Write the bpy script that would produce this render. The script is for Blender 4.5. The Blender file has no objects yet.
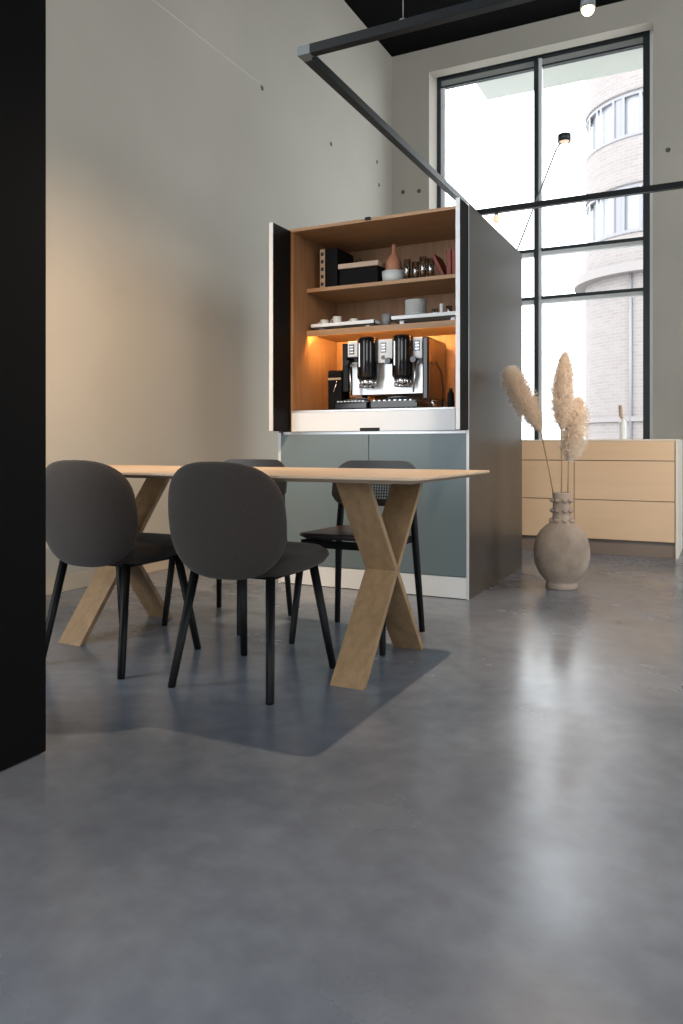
import bpy, bmesh, math, random
from mathutils import Vector, Matrix
random.seed(7)
S = bpy.context.scene
PI = math.pi
YAW = math.radians(26.347)

# ------------------------------------------------------------------ camera
cam_d = bpy.data.cameras.new('camera')
cam = bpy.data.objects.new('camera', cam_d)
S.collection.objects.link(cam)
S.camera = cam
cam.location = (0, 0, .835)
cam.rotation_euler = (PI/2, 0, YAW)
cam_d.sensor_fit = 'VERTICAL'
cam_d.sensor_height = 36
cam_d.lens = 27.01
cam_d.shift_y = -66/1024
cam_d.clip_start = .02
cam_d.clip_end = 500

# ------------------------------------------------------------------ world, exposure
W = bpy.data.worlds.new('world')
S.world = W
W.use_nodes = True
bg = W.node_tree.nodes['Background']
bg.inputs[0].default_value = (.93, .97, 1.0, 1)
bg.inputs[1].default_value = 6.0
S.view_settings.view_transform = 'Standard'
S.view_settings.look = 'None'
S.view_settings.gamma = 1
S.view_settings.exposure = 0.0
S.view_settings.use_curve_mapping = False
S.cycles.max_bounces = 9
S.cycles.diffuse_bounces = 5
S.cycles.glossy_bounces = 4
S.cycles.transparent_max_bounces = 12
S.cycles.sample_clamp_indirect = 8
S.cycles.caustics_reflective = False
S.cycles.caustics_refractive = False

def portal(name, loc, rot, sx, sy):
    d = bpy.data.lights.new(name, 'AREA')
    d.shape = 'RECTANGLE'; d.size = sx; d.size_y = sy
    d.cycles.is_portal = True
    o = bpy.data.objects.new(name, d); S.collection.objects.link(o)
    o.location = loc; o.rotation_euler = rot
portal('daylight_portal_back', (-1.78, 8.62, 2.6), (-PI/2, 0, 0), 2.4, 5.1)
XL0 = -3.40
RW = [(-1.8, .4), (4.4, 7.0)]            # openings of the right wall (y0, y1)
for a, b in RW:
    portal('daylight_portal_right', (4.45, (a+b)/2, 2.55), (0, PI/2, 0), 4.3, b-a)
portal('daylight_portal_rear', (-1.0, -4.25, 1.9), (PI/2, 0, 0), 4.4, 3.0)
portal('daylight_portal_left', (XL0-.05, -1.3, 2.3), (0, -PI/2, 0), 4.2, 5.0)

# ------------------------------------------------------------------ materials
def mat(name, col, rough=.5, metal=0, noise=None, bump=None, spec=.5, emit=None, estr=0, trans=0, ior=1.45, sheen=0, coat=0):
    """noise=(scale, amount, stretch) varies the base colour; bump=(scale, strength)"""
    m = bpy.data.materials.new(name); m.use_nodes = True
    nt = m.node_tree; b = nt.nodes['Principled BSDF']
    b.inputs['Base Color'].default_value = (*col, 1)
    b.inputs['Roughness'].default_value = rough
    b.inputs['Metallic'].default_value = metal
    b.inputs['Specular IOR Level'].default_value = spec
    b.inputs['IOR'].default_value = ior
    b.inputs['Transmission Weight'].default_value = trans
    b.inputs['Sheen Weight'].default_value = sheen
    b.inputs['Coat Weight'].default_value = coat
    if emit:
        b.inputs['Emission Color'].default_value = (*emit, 1)
        b.inputs['Emission Strength'].default_value = estr
    tc = nt.nodes.new('ShaderNodeTexCoord')
    if noise:
        mp = nt.nodes.new('ShaderNodeMapping')
        mp.inputs['Scale'].default_value = noise[2] if len(noise) > 2 else (1, 1, 1)
        nt.links.new(tc.outputs['Object'], mp.inputs[0])
        n = nt.nodes.new('ShaderNodeTexNoise')
        n.inputs['Scale'].default_value = noise[0]; n.inputs['Detail'].default_value = 5
        nt.links.new(mp.outputs[0], n.inputs['Vector'])
        r = nt.nodes.new('ShaderNodeValToRGB')
        a = noise[1]
        r.color_ramp.elements[0].position = .3; r.color_ramp.elements[1].position = .7
        r.color_ramp.elements[0].color = (*[c*(1-a) for c in col], 1)
        r.color_ramp.elements[1].color = (*[min(1, c*(1+a)) for c in col], 1)
        nt.links.new(n.outputs[0], r.inputs[0])
        nt.links.new(r.outputs[0], b.inputs['Base Color'])
    if bump:
        n2 = nt.nodes.new('ShaderNodeTexNoise')
        n2.inputs['Scale'].default_value = bump[0]; n2.inputs['Detail'].default_value = 4
        nt.links.new(tc.outputs['Object'], n2.inputs['Vector'])
        bp = nt.nodes.new('ShaderNodeBump')
        bp.inputs['Strength'].default_value = bump[1]; bp.inputs['Distance'].default_value = .01
        nt.links.new(n2.outputs[0], bp.inputs['Height'])
        nt.links.new(bp.outputs[0], b.inputs['Normal'])
    return m

def floor_material():
    m = mat('polished_concrete', (.17, .17, .175), .3, ior=1.6)
    nt = m.node_tree; b = nt.nodes['Principled BSDF']; L = nt.links.new; N = nt.nodes.new
    tc = N('ShaderNodeTexCoord')
    n1 = N('ShaderNodeTexNoise'); n1.inputs['Scale'].default_value = .9; n1.inputs['Detail'].default_value = 9
    n1.inputs['Roughness'].default_value = .62; n1.inputs['Distortion'].default_value = .5
    L(tc.outputs['Object'], n1.inputs['Vector'])
    r1 = N('ShaderNodeValToRGB')
    e = r1.color_ramp.elements
    e[0].position = .32; e[0].color = (.098, .118, .152, 1)
    e[1].position = .70; e[1].color = (.220, .245, .290, 1)
    L(n1.outputs[0], r1.inputs[0])
    n2 = N('ShaderNodeTexNoise'); n2.inputs['Scale'].default_value = 14; n2.inputs['Detail'].default_value = 8
    L(tc.outputs['Object'], n2.inputs['Vector'])
    r2 = N('ShaderNodeValToRGB'); e = r2.color_ramp.elements
    e[0].position = .35; e[0].color = (.82, .82, .84, 1); e[1].position = .65; e[1].color = (1.1, 1.1, 1.1, 1)
    L(n2.outputs[0], r2.inputs[0])
    mx = N('ShaderNodeMix'); mx.data_type = 'RGBA'; mx.blend_type = 'MULTIPLY'; mx.inputs[0].default_value = .55
    L(r1.outputs[0], mx.inputs[6]); L(r2.outputs[0], mx.inputs[7])
    L(mx.outputs[2], b.inputs['Base Color'])
    n3 = N('ShaderNodeTexNoise'); n3.inputs['Scale'].default_value = 2.3; n3.inputs['Detail'].default_value = 7
    L(tc.outputs['Object'], n3.inputs['Vector'])
    mr = N('ShaderNodeMapRange'); mr.inputs[1].default_value = .3; mr.inputs[2].default_value = .7
    mr.inputs[3].default_value = .17; mr.inputs[4].default_value = .30
    L(n3.outputs[0], mr.inputs[0]); L(mr.outputs[0], b.inputs['Roughness'])
    n4 = N('ShaderNodeTexNoise'); n4.inputs['Scale'].default_value = 3; n4.inputs['Detail'].default_value = 2
    L(tc.outputs['Object'], n4.inputs['Vector'])
    bp = N('ShaderNodeBump'); bp.inputs['Strength'].default_value = .05; bp.inputs['Distance'].default_value = .01
    L(n4.outputs[0], bp.inputs['Height']); L(bp.outputs[0], b.inputs['Normal'])
    return m

def wood(name, c1, c2, rough=.5, scale=1.0, axis='X'):
    m = mat(name, c1, rough)
    nt = m.node_tree; b = nt.nodes['Principled BSDF']; L = nt.links.new; N = nt.nodes.new
    tc = N('ShaderNodeTexCoord'); mp = N('ShaderNodeMapping')
    st = {'X': (1.2, 16, 16), 'Y': (16, 1.2, 16), 'Z': (16, 16, 1.2)}[axis]
    mp.inputs['Scale'].default_value = tuple(s*scale for s in st)
    L(tc.outputs['Object'], mp.inputs[0])
    n = N('ShaderNodeTexNoise'); n.inputs['Scale'].default_value = 2; n.inputs['Detail'].default_value = 8
    n.inputs['Distortion'].default_value = .4
    L(mp.outputs[0], n.inputs['Vector'])
    r = N('ShaderNodeValToRGB'); e = r.color_ramp.elements
    e[0].position = .3; e[0].color = (*c2, 1); e[1].position = .68; e[1].color = (*c1, 1)
    L(n.outputs[0], r.inputs[0]); L(r.outputs[0], b.inputs['Base Color'])
    return m

def brick_material():
    m = mat('pale_brick', (.6, .5, .47), .9)
    nt = m.node_tree; b = nt.nodes['Principled BSDF']; L = nt.links.new; N = nt.nodes.new
    uv = N('ShaderNodeUVMap')
    t = N('ShaderNodeTexBrick'); t.inputs['Scale'].default_value = 1
    t.inputs['Brick Width'].default_value = .30; t.inputs['Row Height'].default_value = .10
    t.inputs['Mortar Size'].default_value = .012
    t.inputs['Color1'].default_value = (.190, .166, .160, 1)
    t.inputs['Color2'].default_value = (.215, .190, .183, 1)
    t.inputs['Mortar'].default_value = (.225, .207, .20, 1)
    L(uv.outputs[0], t.inputs['Vector']); L(t.outputs[0], b.inputs['Base Color'])
    return m

def glass_material(name, tint=(1, 1, 1), refl=.06):
    m = bpy.data.materials.new(name); m.use_nodes = True
    nt = m.node_tree; nt.nodes.clear(); N = nt.nodes.new; L = nt.links.new
    o = N('ShaderNodeOutputMaterial'); t = N('ShaderNodeBsdfTransparent'); g = N('ShaderNodeBsdfGlossy')
    t.inputs[0].default_value = (*tint, 1); g.inputs['Roughness'].default_value = .02
    mx = N('ShaderNodeMixShader'); fr = N('ShaderNodeLayerWeight'); fr.inputs[0].default_value = .25
    mu = N('ShaderNodeMath'); mu.operation = 'MULTIPLY_ADD'; mu.inputs[1].default_value = .6*min(1, .3+refl); mu.inputs[2].default_value = max(0, refl*.3)
    L(fr.outputs['Fresnel'], mu.inputs[0]); L(mu.outputs[0], mx.inputs[0])
    L(t.outputs[0], mx.inputs[1]); L(g.outputs[0], mx.inputs[2]); L(mx.outputs[0], o.inputs[0])
    return m

M = {}
M['floor'] = floor_material()
M['wall'] = mat('fair_faced_concrete', (.43, .405, .352), .85, noise=(.8, .07), bump=(9, .12))
M['ceiling'] = mat('black_ceiling', (.004, .004, .0045), .9, spec=.1)
M['hole'] = mat('tie_hole', (.10, .095, .09), .9)
M['seam'] = mat('pour_seam', (.56, .53, .48), .8)
M['skirting'] = mat('skirting', (.50, .42, .32), .6)
M['frame'] = mat('anthracite_frame', (.022, .030, .034), .45)
M['sash'] = mat('pale_sash', (.80, .82, .82), .4)
M['shade'] = mat('grey_blind', (.35, .36, .35), .8)
M['glass'] = glass_material('window_glass', (.975, .985, .99), -.3)
M['soffit'] = mat('balcony_concrete', (.42, .44, .41), .9, noise=(1.5, .06))
M['pavement'] = mat('pavement', (.35, .34, .33), .9, noise=(2, .1))
M['brick'] = brick_material()
M['pale'] = mat('pale_stone', (.21, .19, .185), .8)
M['outframe'] = mat('outer_window_frame', (.185, .18, .195), .5)
M['outglass'] = mat('outer_window_glass', (.30, .31, .33), .2)
M['black'] = mat('black_lacquer', (.003, .003, .0033), .6, spec=.06)
M['matblack'] = mat('matt_black', (.005, .005, .0055), .6, spec=.12)
M['rail'] = mat('black_aluminium', (.010, .012, .014), .38, metal=.0, spec=.3)
M['railcap'] = mat('grey_end_cap', (.16, .18, .19), .4)
M['wire'] = mat('steel_wire', (.5, .5, .5), .35, metal=.8)
M['side'] = mat('brushed_graphite', (.092, .082, .075), .34, metal=.6)
M['teal'] = mat('teal_satin_front', (.145, .195, .215), .36, spec=.5)
M['alu'] = mat('anodised_aluminium', (.66, .68, .70), .35, metal=.2)
M['white'] = mat('white_lacquer', (.76, .80, .84), .35)
M['plinth'] = mat('pale_plinth', (.76, .80, .82), .4)
M['gap'] = mat('dark_gap', (.015, .015, .015), .7)
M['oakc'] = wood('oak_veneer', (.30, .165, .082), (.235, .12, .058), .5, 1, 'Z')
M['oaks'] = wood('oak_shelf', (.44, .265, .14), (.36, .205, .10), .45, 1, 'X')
M['led'] = mat('warm_led', (1, .7, .3), .5, emit=(1, .55, .17), estr=480)
M['table'] = wood('oiled_oak_top', (.56, .43, .31), (.47, .355, .25), .42, .8, 'X')
M['leg'] = wood('oiled_oak_leg', (.34, .225, .125), (.25, .16, .082), .45, 1, 'Z')
M['fabric'] = mat('grey_brown_wool', (.031, .025, .022), .95, noise=(220, .25), bump=(350, .25), sheen=.12)
M['seatfab'] = mat('dark_wool', (.024, .019, .017), .95, noise=(220, .25), bump=(350, .25), sheen=.08)
M['legblack'] = mat('black_stained_ash', (.003, .0035, .004), .45, spec=.2)
M['ash'] = mat('black_ash_veneer', (.014, .014, .016), .38)
M['leather'] = mat('dark_brown_leather', (.035, .026, .023), .42)
M['island'] = wood('pale_beech_front', (.74, .55, .37), (.71, .525, .35), .5, .7, 'X')
M['islandw'] = mat('pale_cream_panel', (.74, .70, .62), .45)
M['island_edge'] = mat('brown_edge', (.22, .15, .09), .6)
M['island_plinth'] = mat('taupe_plinth', (.22, .18, .155), .5)
M['clay'] = mat('rough_clay', (.36, .285, .225), .95, noise=(6, .30), bump=(40, .5))
M['plume'] = mat('pampas_plume', (.93, .82, .71), .9, noise=(30, .12), sheen=.3)
_nt = M['plume'].node_tree; _b = _nt.nodes['Principled BSDF']; _o = _nt.nodes['Material Output']
_t = _nt.nodes.new('ShaderNodeBsdfTranslucent'); _t.inputs[0].default_value = (.98, .89, .79, 1)
_x = _nt.nodes.new('ShaderNodeMixShader'); _x.inputs[0].default_value = .6
_nt.links.new(_b.outputs[0], _x.inputs[1]); _nt.links.new(_t.outputs[0], _x.inputs[2]); _nt.links.new(_x.outputs[0], _o.inputs[0])
M['stem'] = mat('dry_stem', (.34, .24, .13), .7)
M['bulb'] = mat('warm_bulb', (1, .8, .5), .4, emit=(1, .62, .28), estr=22)
M['bulb_off'] = mat('dim_bulb', (.9, .8, .7), .4, emit=(1, .6, .38), estr=.8)
M['chrome'] = mat('chrome', (.75, .75, .76), .14, metal=1)
M['steel'] = mat('satin_steel', (.62, .65, .68), .3, metal=.55)
M['gloss'] = mat('gloss_black', (.006, .006, .008), .12)
M['navy'] = mat('navy_grille', (.03, .04, .06), .2, metal=.4)
M['brownside'] = mat('bronze_side', (.10, .05, .02), .25, metal=.4)
M['terracotta'] = mat('terracotta', (.42, .19, .11), .6)
M['ceramic'] = mat('white_ceramic', (.62, .66, .66), .4)
M['greycer'] = mat('grey_ceramic', (.22, .24, .26), .4)
M['tumbler'] = glass_material('tumbler_glass', (.96, .975, .98), 1.1)
M['red'] = mat('oxblood_cloth', (.26, .075, .06), .7)
M['page'] = mat('paper', (.55, .48, .40), .8)
M['tan'] = mat('tan_wood', (.42, .31, .21), .6)
M['lid'] = mat('beige_lid', (.52, .40, .31), .6)
M['leaf'] = mat('sprig_green', (.07, .11, .04), .6)

# ------------------------------------------------------------------ mesh helpers
def NB(): return bmesh.new()
def vbox(bm, x0, x1, y0, y1, z0, z1, mi=0):
    vs = [bm.verts.new(p) for p in [(x0,y0,z0),(x1,y0,z0),(x1,y1,z0),(x0,y1,z0),(x0,y0,z1),(x1,y0,z1),(x1,y1,z1),(x0,y1,z1)]]
    for f in [(0,3,2,1),(4,5,6,7),(0,1,5,4),(1,2,6,5),(2,3,7,6),(3,0,4,7)]:
        fc = bm.faces.new([vs[i] for i in f]); fc.material_index = mi
    return vs
def frustum(bm, a, b, ra, rb, n=16, mi=0, cap=True, smooth=True):
    a = Vector(a); b = Vector(b); d = (b-a).normalized()
    u = d.orthogonal().normalized(); v = d.cross(u)
    r0 = [bm.verts.new(a+ra*(math.cos(t)*u+math.sin(t)*v)) for t in [2*PI*i/n for i in range(n)]]
    r1 = [bm.verts.new(b+rb*(math.cos(t)*u+math.sin(t)*v)) for t in [2*PI*i/n for i in range(n)]]
    for i in range(n):
        f = bm.faces.new([r0[i], r0[(i+1)%n], r1[(i+1)%n], r1[i]]); f.smooth = smooth; f.material_index = mi
    if cap:
        bm.faces.new(r0[::-1]).material_index = mi; bm.faces.new(r1).material_index = mi
def tube(bm, pts, r, n=10, mi=0):
    rings = []
    P = [Vector(p) for p in pts]
    ref = None
    for i, p in enumerate(P):
        d = (P[min(i+1, len(P)-1)] - P[max(i-1, 0)]).normalized()
        if ref is None: ref = d.orthogonal().normalized()
        ref = (ref - d*ref.dot(d)).normalized()
        v = d.cross(ref); rr = r[i] if isinstance(r, (list, tuple)) else r
        rings.append([bm.verts.new(p+rr*(math.cos(2*PI*k/n)*ref+math.sin(2*PI*k/n)*v)) for k in range(n)])
    for a, b in zip(rings, rings[1:]):
        for k in range(n):
            f = bm.faces.new([a[k], a[(k+1)%n], b[(k+1)%n], b[k]]); f.smooth = True; f.material_index = mi
    bm.faces.new(rings[0][::-1]); bm.faces.new(rings[-1])
def lathe(bm, prof, n=32, c=(0,0,0), mi=0, smooth=True):
    rings = []
    for r, z in prof:
        if r < 1e-6: rings.append([bm.verts.new((c[0], c[1], c[2]+z))])
        else: rings.append([bm.verts.new((c[0]+r*math.cos(2*PI*k/n), c[1]+r*math.sin(2*PI*k/n), c[2]+z)) for k in range(n)])
    for a, b in zip(rings, rings[1:]):
        for k in range(n):
            if len(a) == 1 and len(b) == 1: continue
            if len(a) == 1: vs = [a[0], b[(k+1)%n], b[k]]
            elif len(b) == 1: vs = [a[k], a[(k+1)%n], b[0]]
            else: vs = [a[k], a[(k+1)%n], b[(k+1)%n], b[k]]
            f = bm.faces.new(vs); f.smooth = smooth; f.material_index = mi
def sphere(bm, c, r, sx=1, sy=1, sz=1, n=16):
    g = bmesh.ops.create_uvsphere(bm, u_segments=n, v_segments=max(8, n//2), radius=r)
    for v in g['verts']: v.co = Vector((v.co.x*sx+c[0], v.co.y*sy+c[1], v.co.z*sz+c[2]))
    for v in g['verts']:
        for f in v.link_faces: f.smooth = True
def bevel(bm, w, seg=2):
    bmesh.ops.bevel(bm, geom=list(bm.edges), offset=w, segments=seg, profile=.7, affect='EDGES', clamp_overlap=True)
def obj(name, bm, m, parent=None, origin=None, bev=0):
    if bev: bevel(bm, bev)
    bmesh.ops.recalc_face_normals(bm, faces=bm.faces[:])
    if origin is not None:
        bmesh.ops.translate(bm, verts=bm.verts[:], vec=-Vector(origin))
    me = bpy.data.meshes.new(name); bm.to_mesh(me); bm.free()
    for mm in (m if isinstance(m, (list, tuple)) else [m]): me.materials.append(M[mm])
    o = bpy.data.objects.new(name, me); S.collection.objects.link(o)
    if origin is not None and parent is None: o.location = origin
    if parent is not None: o.parent = parent
    return o
def tag(o, label, cat, group=None):
    o['label'] = label; o['category'] = cat
    if group: o['group'] = group
    return o
def thing(name, loc, label, cat, group=None, rz=0):
    o = bpy.data.objects.new(name, None); S.collection.objects.link(o)
    o.empty_display_size = .1
    o.location = loc; o.rotation_euler = (0, 0, rz)
    return tag(o, label, cat, group)
def part(name, bm, m, t, bev=0, label=None, world=True):
    """bm in world coordinates (world=True) becomes a child mesh of the empty t"""
    if world:
        bmesh.ops.translate(bm, verts=bm.verts[:], vec=-Vector(t.location))
    o = obj(name, bm, m, t, bev=bev)
    if label: o['label'] = label
    return o
def sub(name, bm, m, p, t, bev=0, label=None):
    bmesh.ops.translate(bm, verts=bm.verts[:], vec=-Vector(t.location))
    o = obj(name, bm, m, p, bev=bev)
    if label: o['label'] = label
    return o
def struct(name, bm, m, parent=None, bev=0):
    o = obj(name, bm, m, parent, bev=bev)
    if parent is None: o['kind'] = 'structure'
    return o
def copy_tree(o, parent=None):
    c = o.copy(); S.collection.objects.link(c)
    if parent is not None: c.parent = parent
    for ch in [x for x in S.objects if x.parent == o and x is not c]:
        copy_tree(ch, c)
    return c

# ------------------------------------------------------------------ setting
XL, YB, ZC = -3.40, 8.17, 5.306
bm = NB(); vbox(bm, XL-.3, 4.7, -4.5, 8.6, -.2, 0); struct('floor', bm, 'floor')
bm = NB(); vbox(bm, XL-.3, 4.7, -4.5, 8.6, ZC, ZC+.3); struct('ceiling', bm, 'ceiling')
# left wall: concrete with tie holes and a pour seam
bm = NB(); vbox(bm, XL-.3, XL, 1.2, 8.6, 0, ZC); vbox(bm, XL-.3, XL, -4.5, -3.8, 0, ZC)
vbox(bm, XL-.3, XL, -3.8, 1.2, 0, .2); vbox(bm, XL-.3, XL, -3.8, 1.2, 4.4, ZC)
for y, z in [(5.388,3.788),(6.636,3.765),(7.745,3.958),(7.80,3.722)]:
    frustum(bm, (XL-.01, y, z), (XL+.0015, y, z), .024, .022, 14, 1)
vbox(bm, XL-.01, XL+.0025, 3.6, 5.35, 3.802, 3.812, 2)
struct('wall_left', bm, ['wall', 'hole', 'seam'])
bm = NB(); vbox(bm, XL, XL+.018, 1.2, YB, 0, .095); struct('baseboard_left', bm, 'skirting', bev=.003)
# window wall
WX0, WX1, WZ1, WF = -2.949, -.611, 5.034, 5.13
bm = NB()
vbox(bm, XL, WX0, YB, 8.6, 0, ZC); vbox(bm, WX1, 4.4, YB, 8.6, 0, ZC)
vbox(bm, WX0, WX1, YB, 8.33, WZ1, ZC); vbox(bm, WX0, WX1, 8.33, 8.6, WF, ZC); vbox(bm, WX0, WX1, YB, 8.6, 0, .25)
for x, z in [(-3.263,3.734),(-3.069,3.717),(-.474,3.737)]:
    frustum(bm, (x, YB+.01, z), (x, YB-.0015, z), .026, .024, 14, 1)
struct('wall_back', bm, ['wall', 'hole'])
# right wall, out of the frame, with three tall openings
bm = NB()
ys = [-4.5] + [v for p in RW for v in p] + [8.6]
for a, b in zip(ys[0::2], ys[1::2]): vbox(bm, 4.4, 4.7, a, b, 0, ZC)
for a, b in RW:
    vbox(bm, 4.4, 4.7, a, b, 0, .4); vbox(bm, 4.4, 4.7, a, b, 4.7, ZC)
struct('wall_right', bm, 'wall')
bm = NB()
vbox(bm, XL, -3.2, -4.5, -4.2, 0, ZC); vbox(bm, 1.2, 4.4, -4.5, -4.2, 0, ZC)
vbox(bm, -3.2, 1.2, -4.5, -4.2, 3.4, ZC); vbox(bm, -3.2, 1.2, -4.5, -4.2, 0, .4)
struct('wall_rear', bm, 'wall')

# back window
win = bpy.data.objects.new('window_1', None); S.collection.objects.link(win)
win.location = (-1.78, 8.44, .25); win['kind'] = 'structure'
def wpart(name, bm, m, par=None, bev=0):
    bmesh.ops.translate(bm, verts=bm.verts[:], vec=-win.location)
    return obj(name, bm, m, par or win, bev=bev)
YF = 8.44
bm = NB()
vbox(bm, WX0, WX0+.036, YF, YF+.09, .25, WF); vbox(bm, WX1-.115, WX1-.05, YF, YF+.09, .25, WF)
vbox(bm, WX0+.036, WX1-.115, YF, YF+.09, WF-.07, WF); vbox(bm, WX0+.036, WX1-.115, YF, YF+.09, .25, .31)
wpart('window_frame', bm, 'frame')
bm = NB(); vbox(bm, WX1-.05, WX1, YF, YF+.09, .25, WF); wpart('jamb_lining', bm, 'sash')
bm = NB(); vbox(bm, -1.836, -1.792, YF-.01, YF+.09, 0.31, WF-.07); wpart('mullion', bm, 'frame')
bm = NB(); vbox(bm, -1.792, -1.758, YF+.02, YF+.09, .31, WF-.07); wpart('mullion_cover', bm, 'sash')
for z in (2.952, 2.43):
    for x0, x1 in ((WX0+.036, -1.836), (-1.758, WX1-.115)):
        bm = NB(); vbox(bm, x0, x1, YF, YF+.09, z, z+.032); wpart('transom', bm, 'frame')
        bm = NB(); vbox(bm, x0, x1, YF+.02, YF+.09, z-.042, z); wpart('lower_sash_rail', bm, 'sash')
for x0, x1 in ((WX0+.036, -1.836), (-1.758, WX1-.115)):
    bm = NB(); vbox(bm, x0, x1, YF+.05, YF+.09, 4.988, WF-.07); wpart('head_panel', bm, 'shade')
    bm = NB(); vbox(bm, x0, x1, YF+.03, YF+.09, 4.968, 4.988); wpart('head_rail', bm, 'frame')
    for z0, z1 in ((.31, 2.388), (2.462, 2.91), (2.984, 4.968)):
        bm = NB(); vbox(bm, x0, x1, YF+.058, YF+.066, z0, z1); wpart('glass_pane', bm, 'glass')
bm = NB(); vbox(bm, WX0+.036, WX0+.085, YF+.03, YF+.09, .31, 4.968); wpart('left_sash_stile', bm, 'sash')
# outside: balcony slab over the window, pavement
bm = NB(); vbox(bm, -2.96, 4.5, 8.62, 10.6, 5.7, 5.95); struct('trim_1', bm, 'soffit')
bm = NB(); vbox(bm, -60, 60, 8.61, 120, -.5, -.25); struct('trim_2', bm, 'pavement')

# ------------------------------------------------------------------ round brick tower outside
TX, TY, TR = -1.70, 25.9, 2.26
tower = thing('brick_tower', (TX, TY, -.25), 'pale brick round tower building with curved window bands seen outside through the window', 'building')
def arc_wall(bm, r, z0, z1, n=64, a0=0, a1=2*PI, mi=0):
    uvl = bm.loops.layers.uv.verify()
    for i in range(n):
        t0, t1 = a0+(a1-a0)*i/n, a0+(a1-a0)*(i+1)/n
        vs = [bm.verts.new((TX+r*math.cos(t), TY+r*math.sin(t), z)) for t, z in ((t0,z0),(t1,z0),(t1,z1),(t0,z1))]
        f = bm.faces.new(vs); f.smooth = True; f.material_index = mi
        for l, (t, z) in zip(f.loops, ((t0,z0),(t1,z0),(t1,z1),(t0,z1))): l[uvl].uv = (t*r, z)
def ring(bm, r0, r1, z0, z1, n=64, a0=0, a1=2*PI):
    for i in range(n):
        t0, t1 = a0+(a1-a0)*i/n, a0+(a1-a0)*(i+1)/n
        q = [[bm.verts.new((TX+r*math.cos(t), TY+r*math.sin(t), z)) for t in (t0, t1)] for r, z in ((r0,z0),(r1,z0),(r1,z1),(r0,z1))]
        for k in range(4):
            a, b = q[k], q[(k+1)%4]
            bm.faces.new([a[0], a[1], b[1], b[0]])
bm = NB()
for z0, z1 in ((-.25, 7.05), (8.45, 9.85), (11.15, 16)): arc_wall(bm, TR, z0, z1)
bmesh.ops.remove_doubles(bm, verts=bm.verts[:], dist=1e-4)
ring(bm, TR-.2, TR, 7.0, 7.05); ring(bm, TR-.2, TR, 8.45, 8.5); ring(bm, TR-.2, TR, 9.8, 9.85); ring(bm, TR-.2, TR, 11.15, 11.2)
part('brick_wall', bm, 'brick', tower)
bm = NB(); ring(bm, TR-.1, TR+.34, 5.85, 6.12); part('stone_ledge', bm, 'pale', tower)
for z0, z1 in ((7.05, 8.45), (9.85, 11.15)):
    bm = NB(); arc_wall(bm, TR-.16, z0, z1); part('window_band', bm, 'outglass', tower, label='curved glazed band')
    fr_ = NB(); ring(fr_, TR-.2, TR-.03, z0, z0+.1); ring(fr_, TR-.2, TR-.03, z1-.1, z1)
    for k in range(18):
        a = math.radians(-178+k*20)
        wd = .075 if k % 2 else .045
        for s in (a-wd, a+wd): ring(fr_, TR-.2, TR-.03, z0, z1, 1, s-.02, s+.02)
        if k % 2: ring(fr_, TR-.2, TR-.06, z0, z1, 2, a-wd, a+wd)
    part('window_frame', fr_, 'outframe', tower)
bm = NB(); ax = math.radians(-107)
frustum(bm, (TX+(TR+.05)*math.cos(ax), TY+(TR+.05)*math.sin(ax), -.2), (TX+(TR+.05)*math.cos(ax), TY+(TR+.05)*math.sin(ax), 5.85), .04, .04, 8)
part('downpipe', bm, 'outframe', tower)
bm = NB(); ring(bm, TR-.05, TR+.08, 1.55, 1.70); part('stone_band', bm, 'pale', tower)

# ------------------------------------------------------------------ black tall cabinet at the left edge
t = thing('tall_black_cabinet', (-1.98, .9, 0), 'tall black cabinet block cut off by the left edge of the photo', 'cabinet')
bm = NB(); vbox(bm, -2.30, -1.672, .30, 1.52, .0, 2.5); part('body', bm, 'black', t, bev=.002)
bm = NB(); vbox(bm, -1.672, -1.651, .915, 1.519, .004, 2.497); part('side_door', bm, 'black', t, bev=.0015)
bm = NB(); vbox(bm, -1.672, -1.651, .301, .911, .004, 2.497); part('side_door', bm, 'black', t, bev=.0015)

# ------------------------------------------------------------------ coffee cabinet
CX0, CX1, CY0, CY1, CZ = -2.430, -1.229, 4.04, 5.27, 2.150
IX0, IX1, IYB = -2.330, -1.300, 4.634
t = thing('coffee_cupboard', ((CX0+CX1)/2, (CY0+CY1)/2, 0), 'tall free-standing cupboard with teal lower doors and open oak niche holding a coffee machine', 'cupboard')
bm = NB(); vbox(bm, CX1-.018, CX1, CY0+.002, CY1, 0, CZ); part('side_panel', bm, 'side', t, label='brushed graphite side panel facing the window side')
bm = NB(); vbox(bm, CX0, CX0+.018, CY0+.002, CY1, 0, CZ); part('side_panel', bm, 'side', t)
bm = NB(); vbox(bm, CX0+.018, CX1-.018, CY1-.02, CY1, 0, CZ); part('back_panel', bm, 'side', t)
bm = NB(); vbox(bm, CX0+.018, CX1-.018, CY0+.002, CY1-.02, CZ-.018, CZ); part('top_panel', bm, 'oaks', t)
bm = NB(); vbox(bm, CX0, CX0+.018, CY0-.004, CY0+.002, 0, .915); part('edge_profile', bm, 'alu', t, label='pale aluminium edge profile')
bm = NB(); vbox(bm, CX1-.014, CX1, CY0-.004, CY0+.002, 0, CZ)
part('edge_profile', bm, 'alu', t, label='pale aluminium edge profile')
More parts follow.
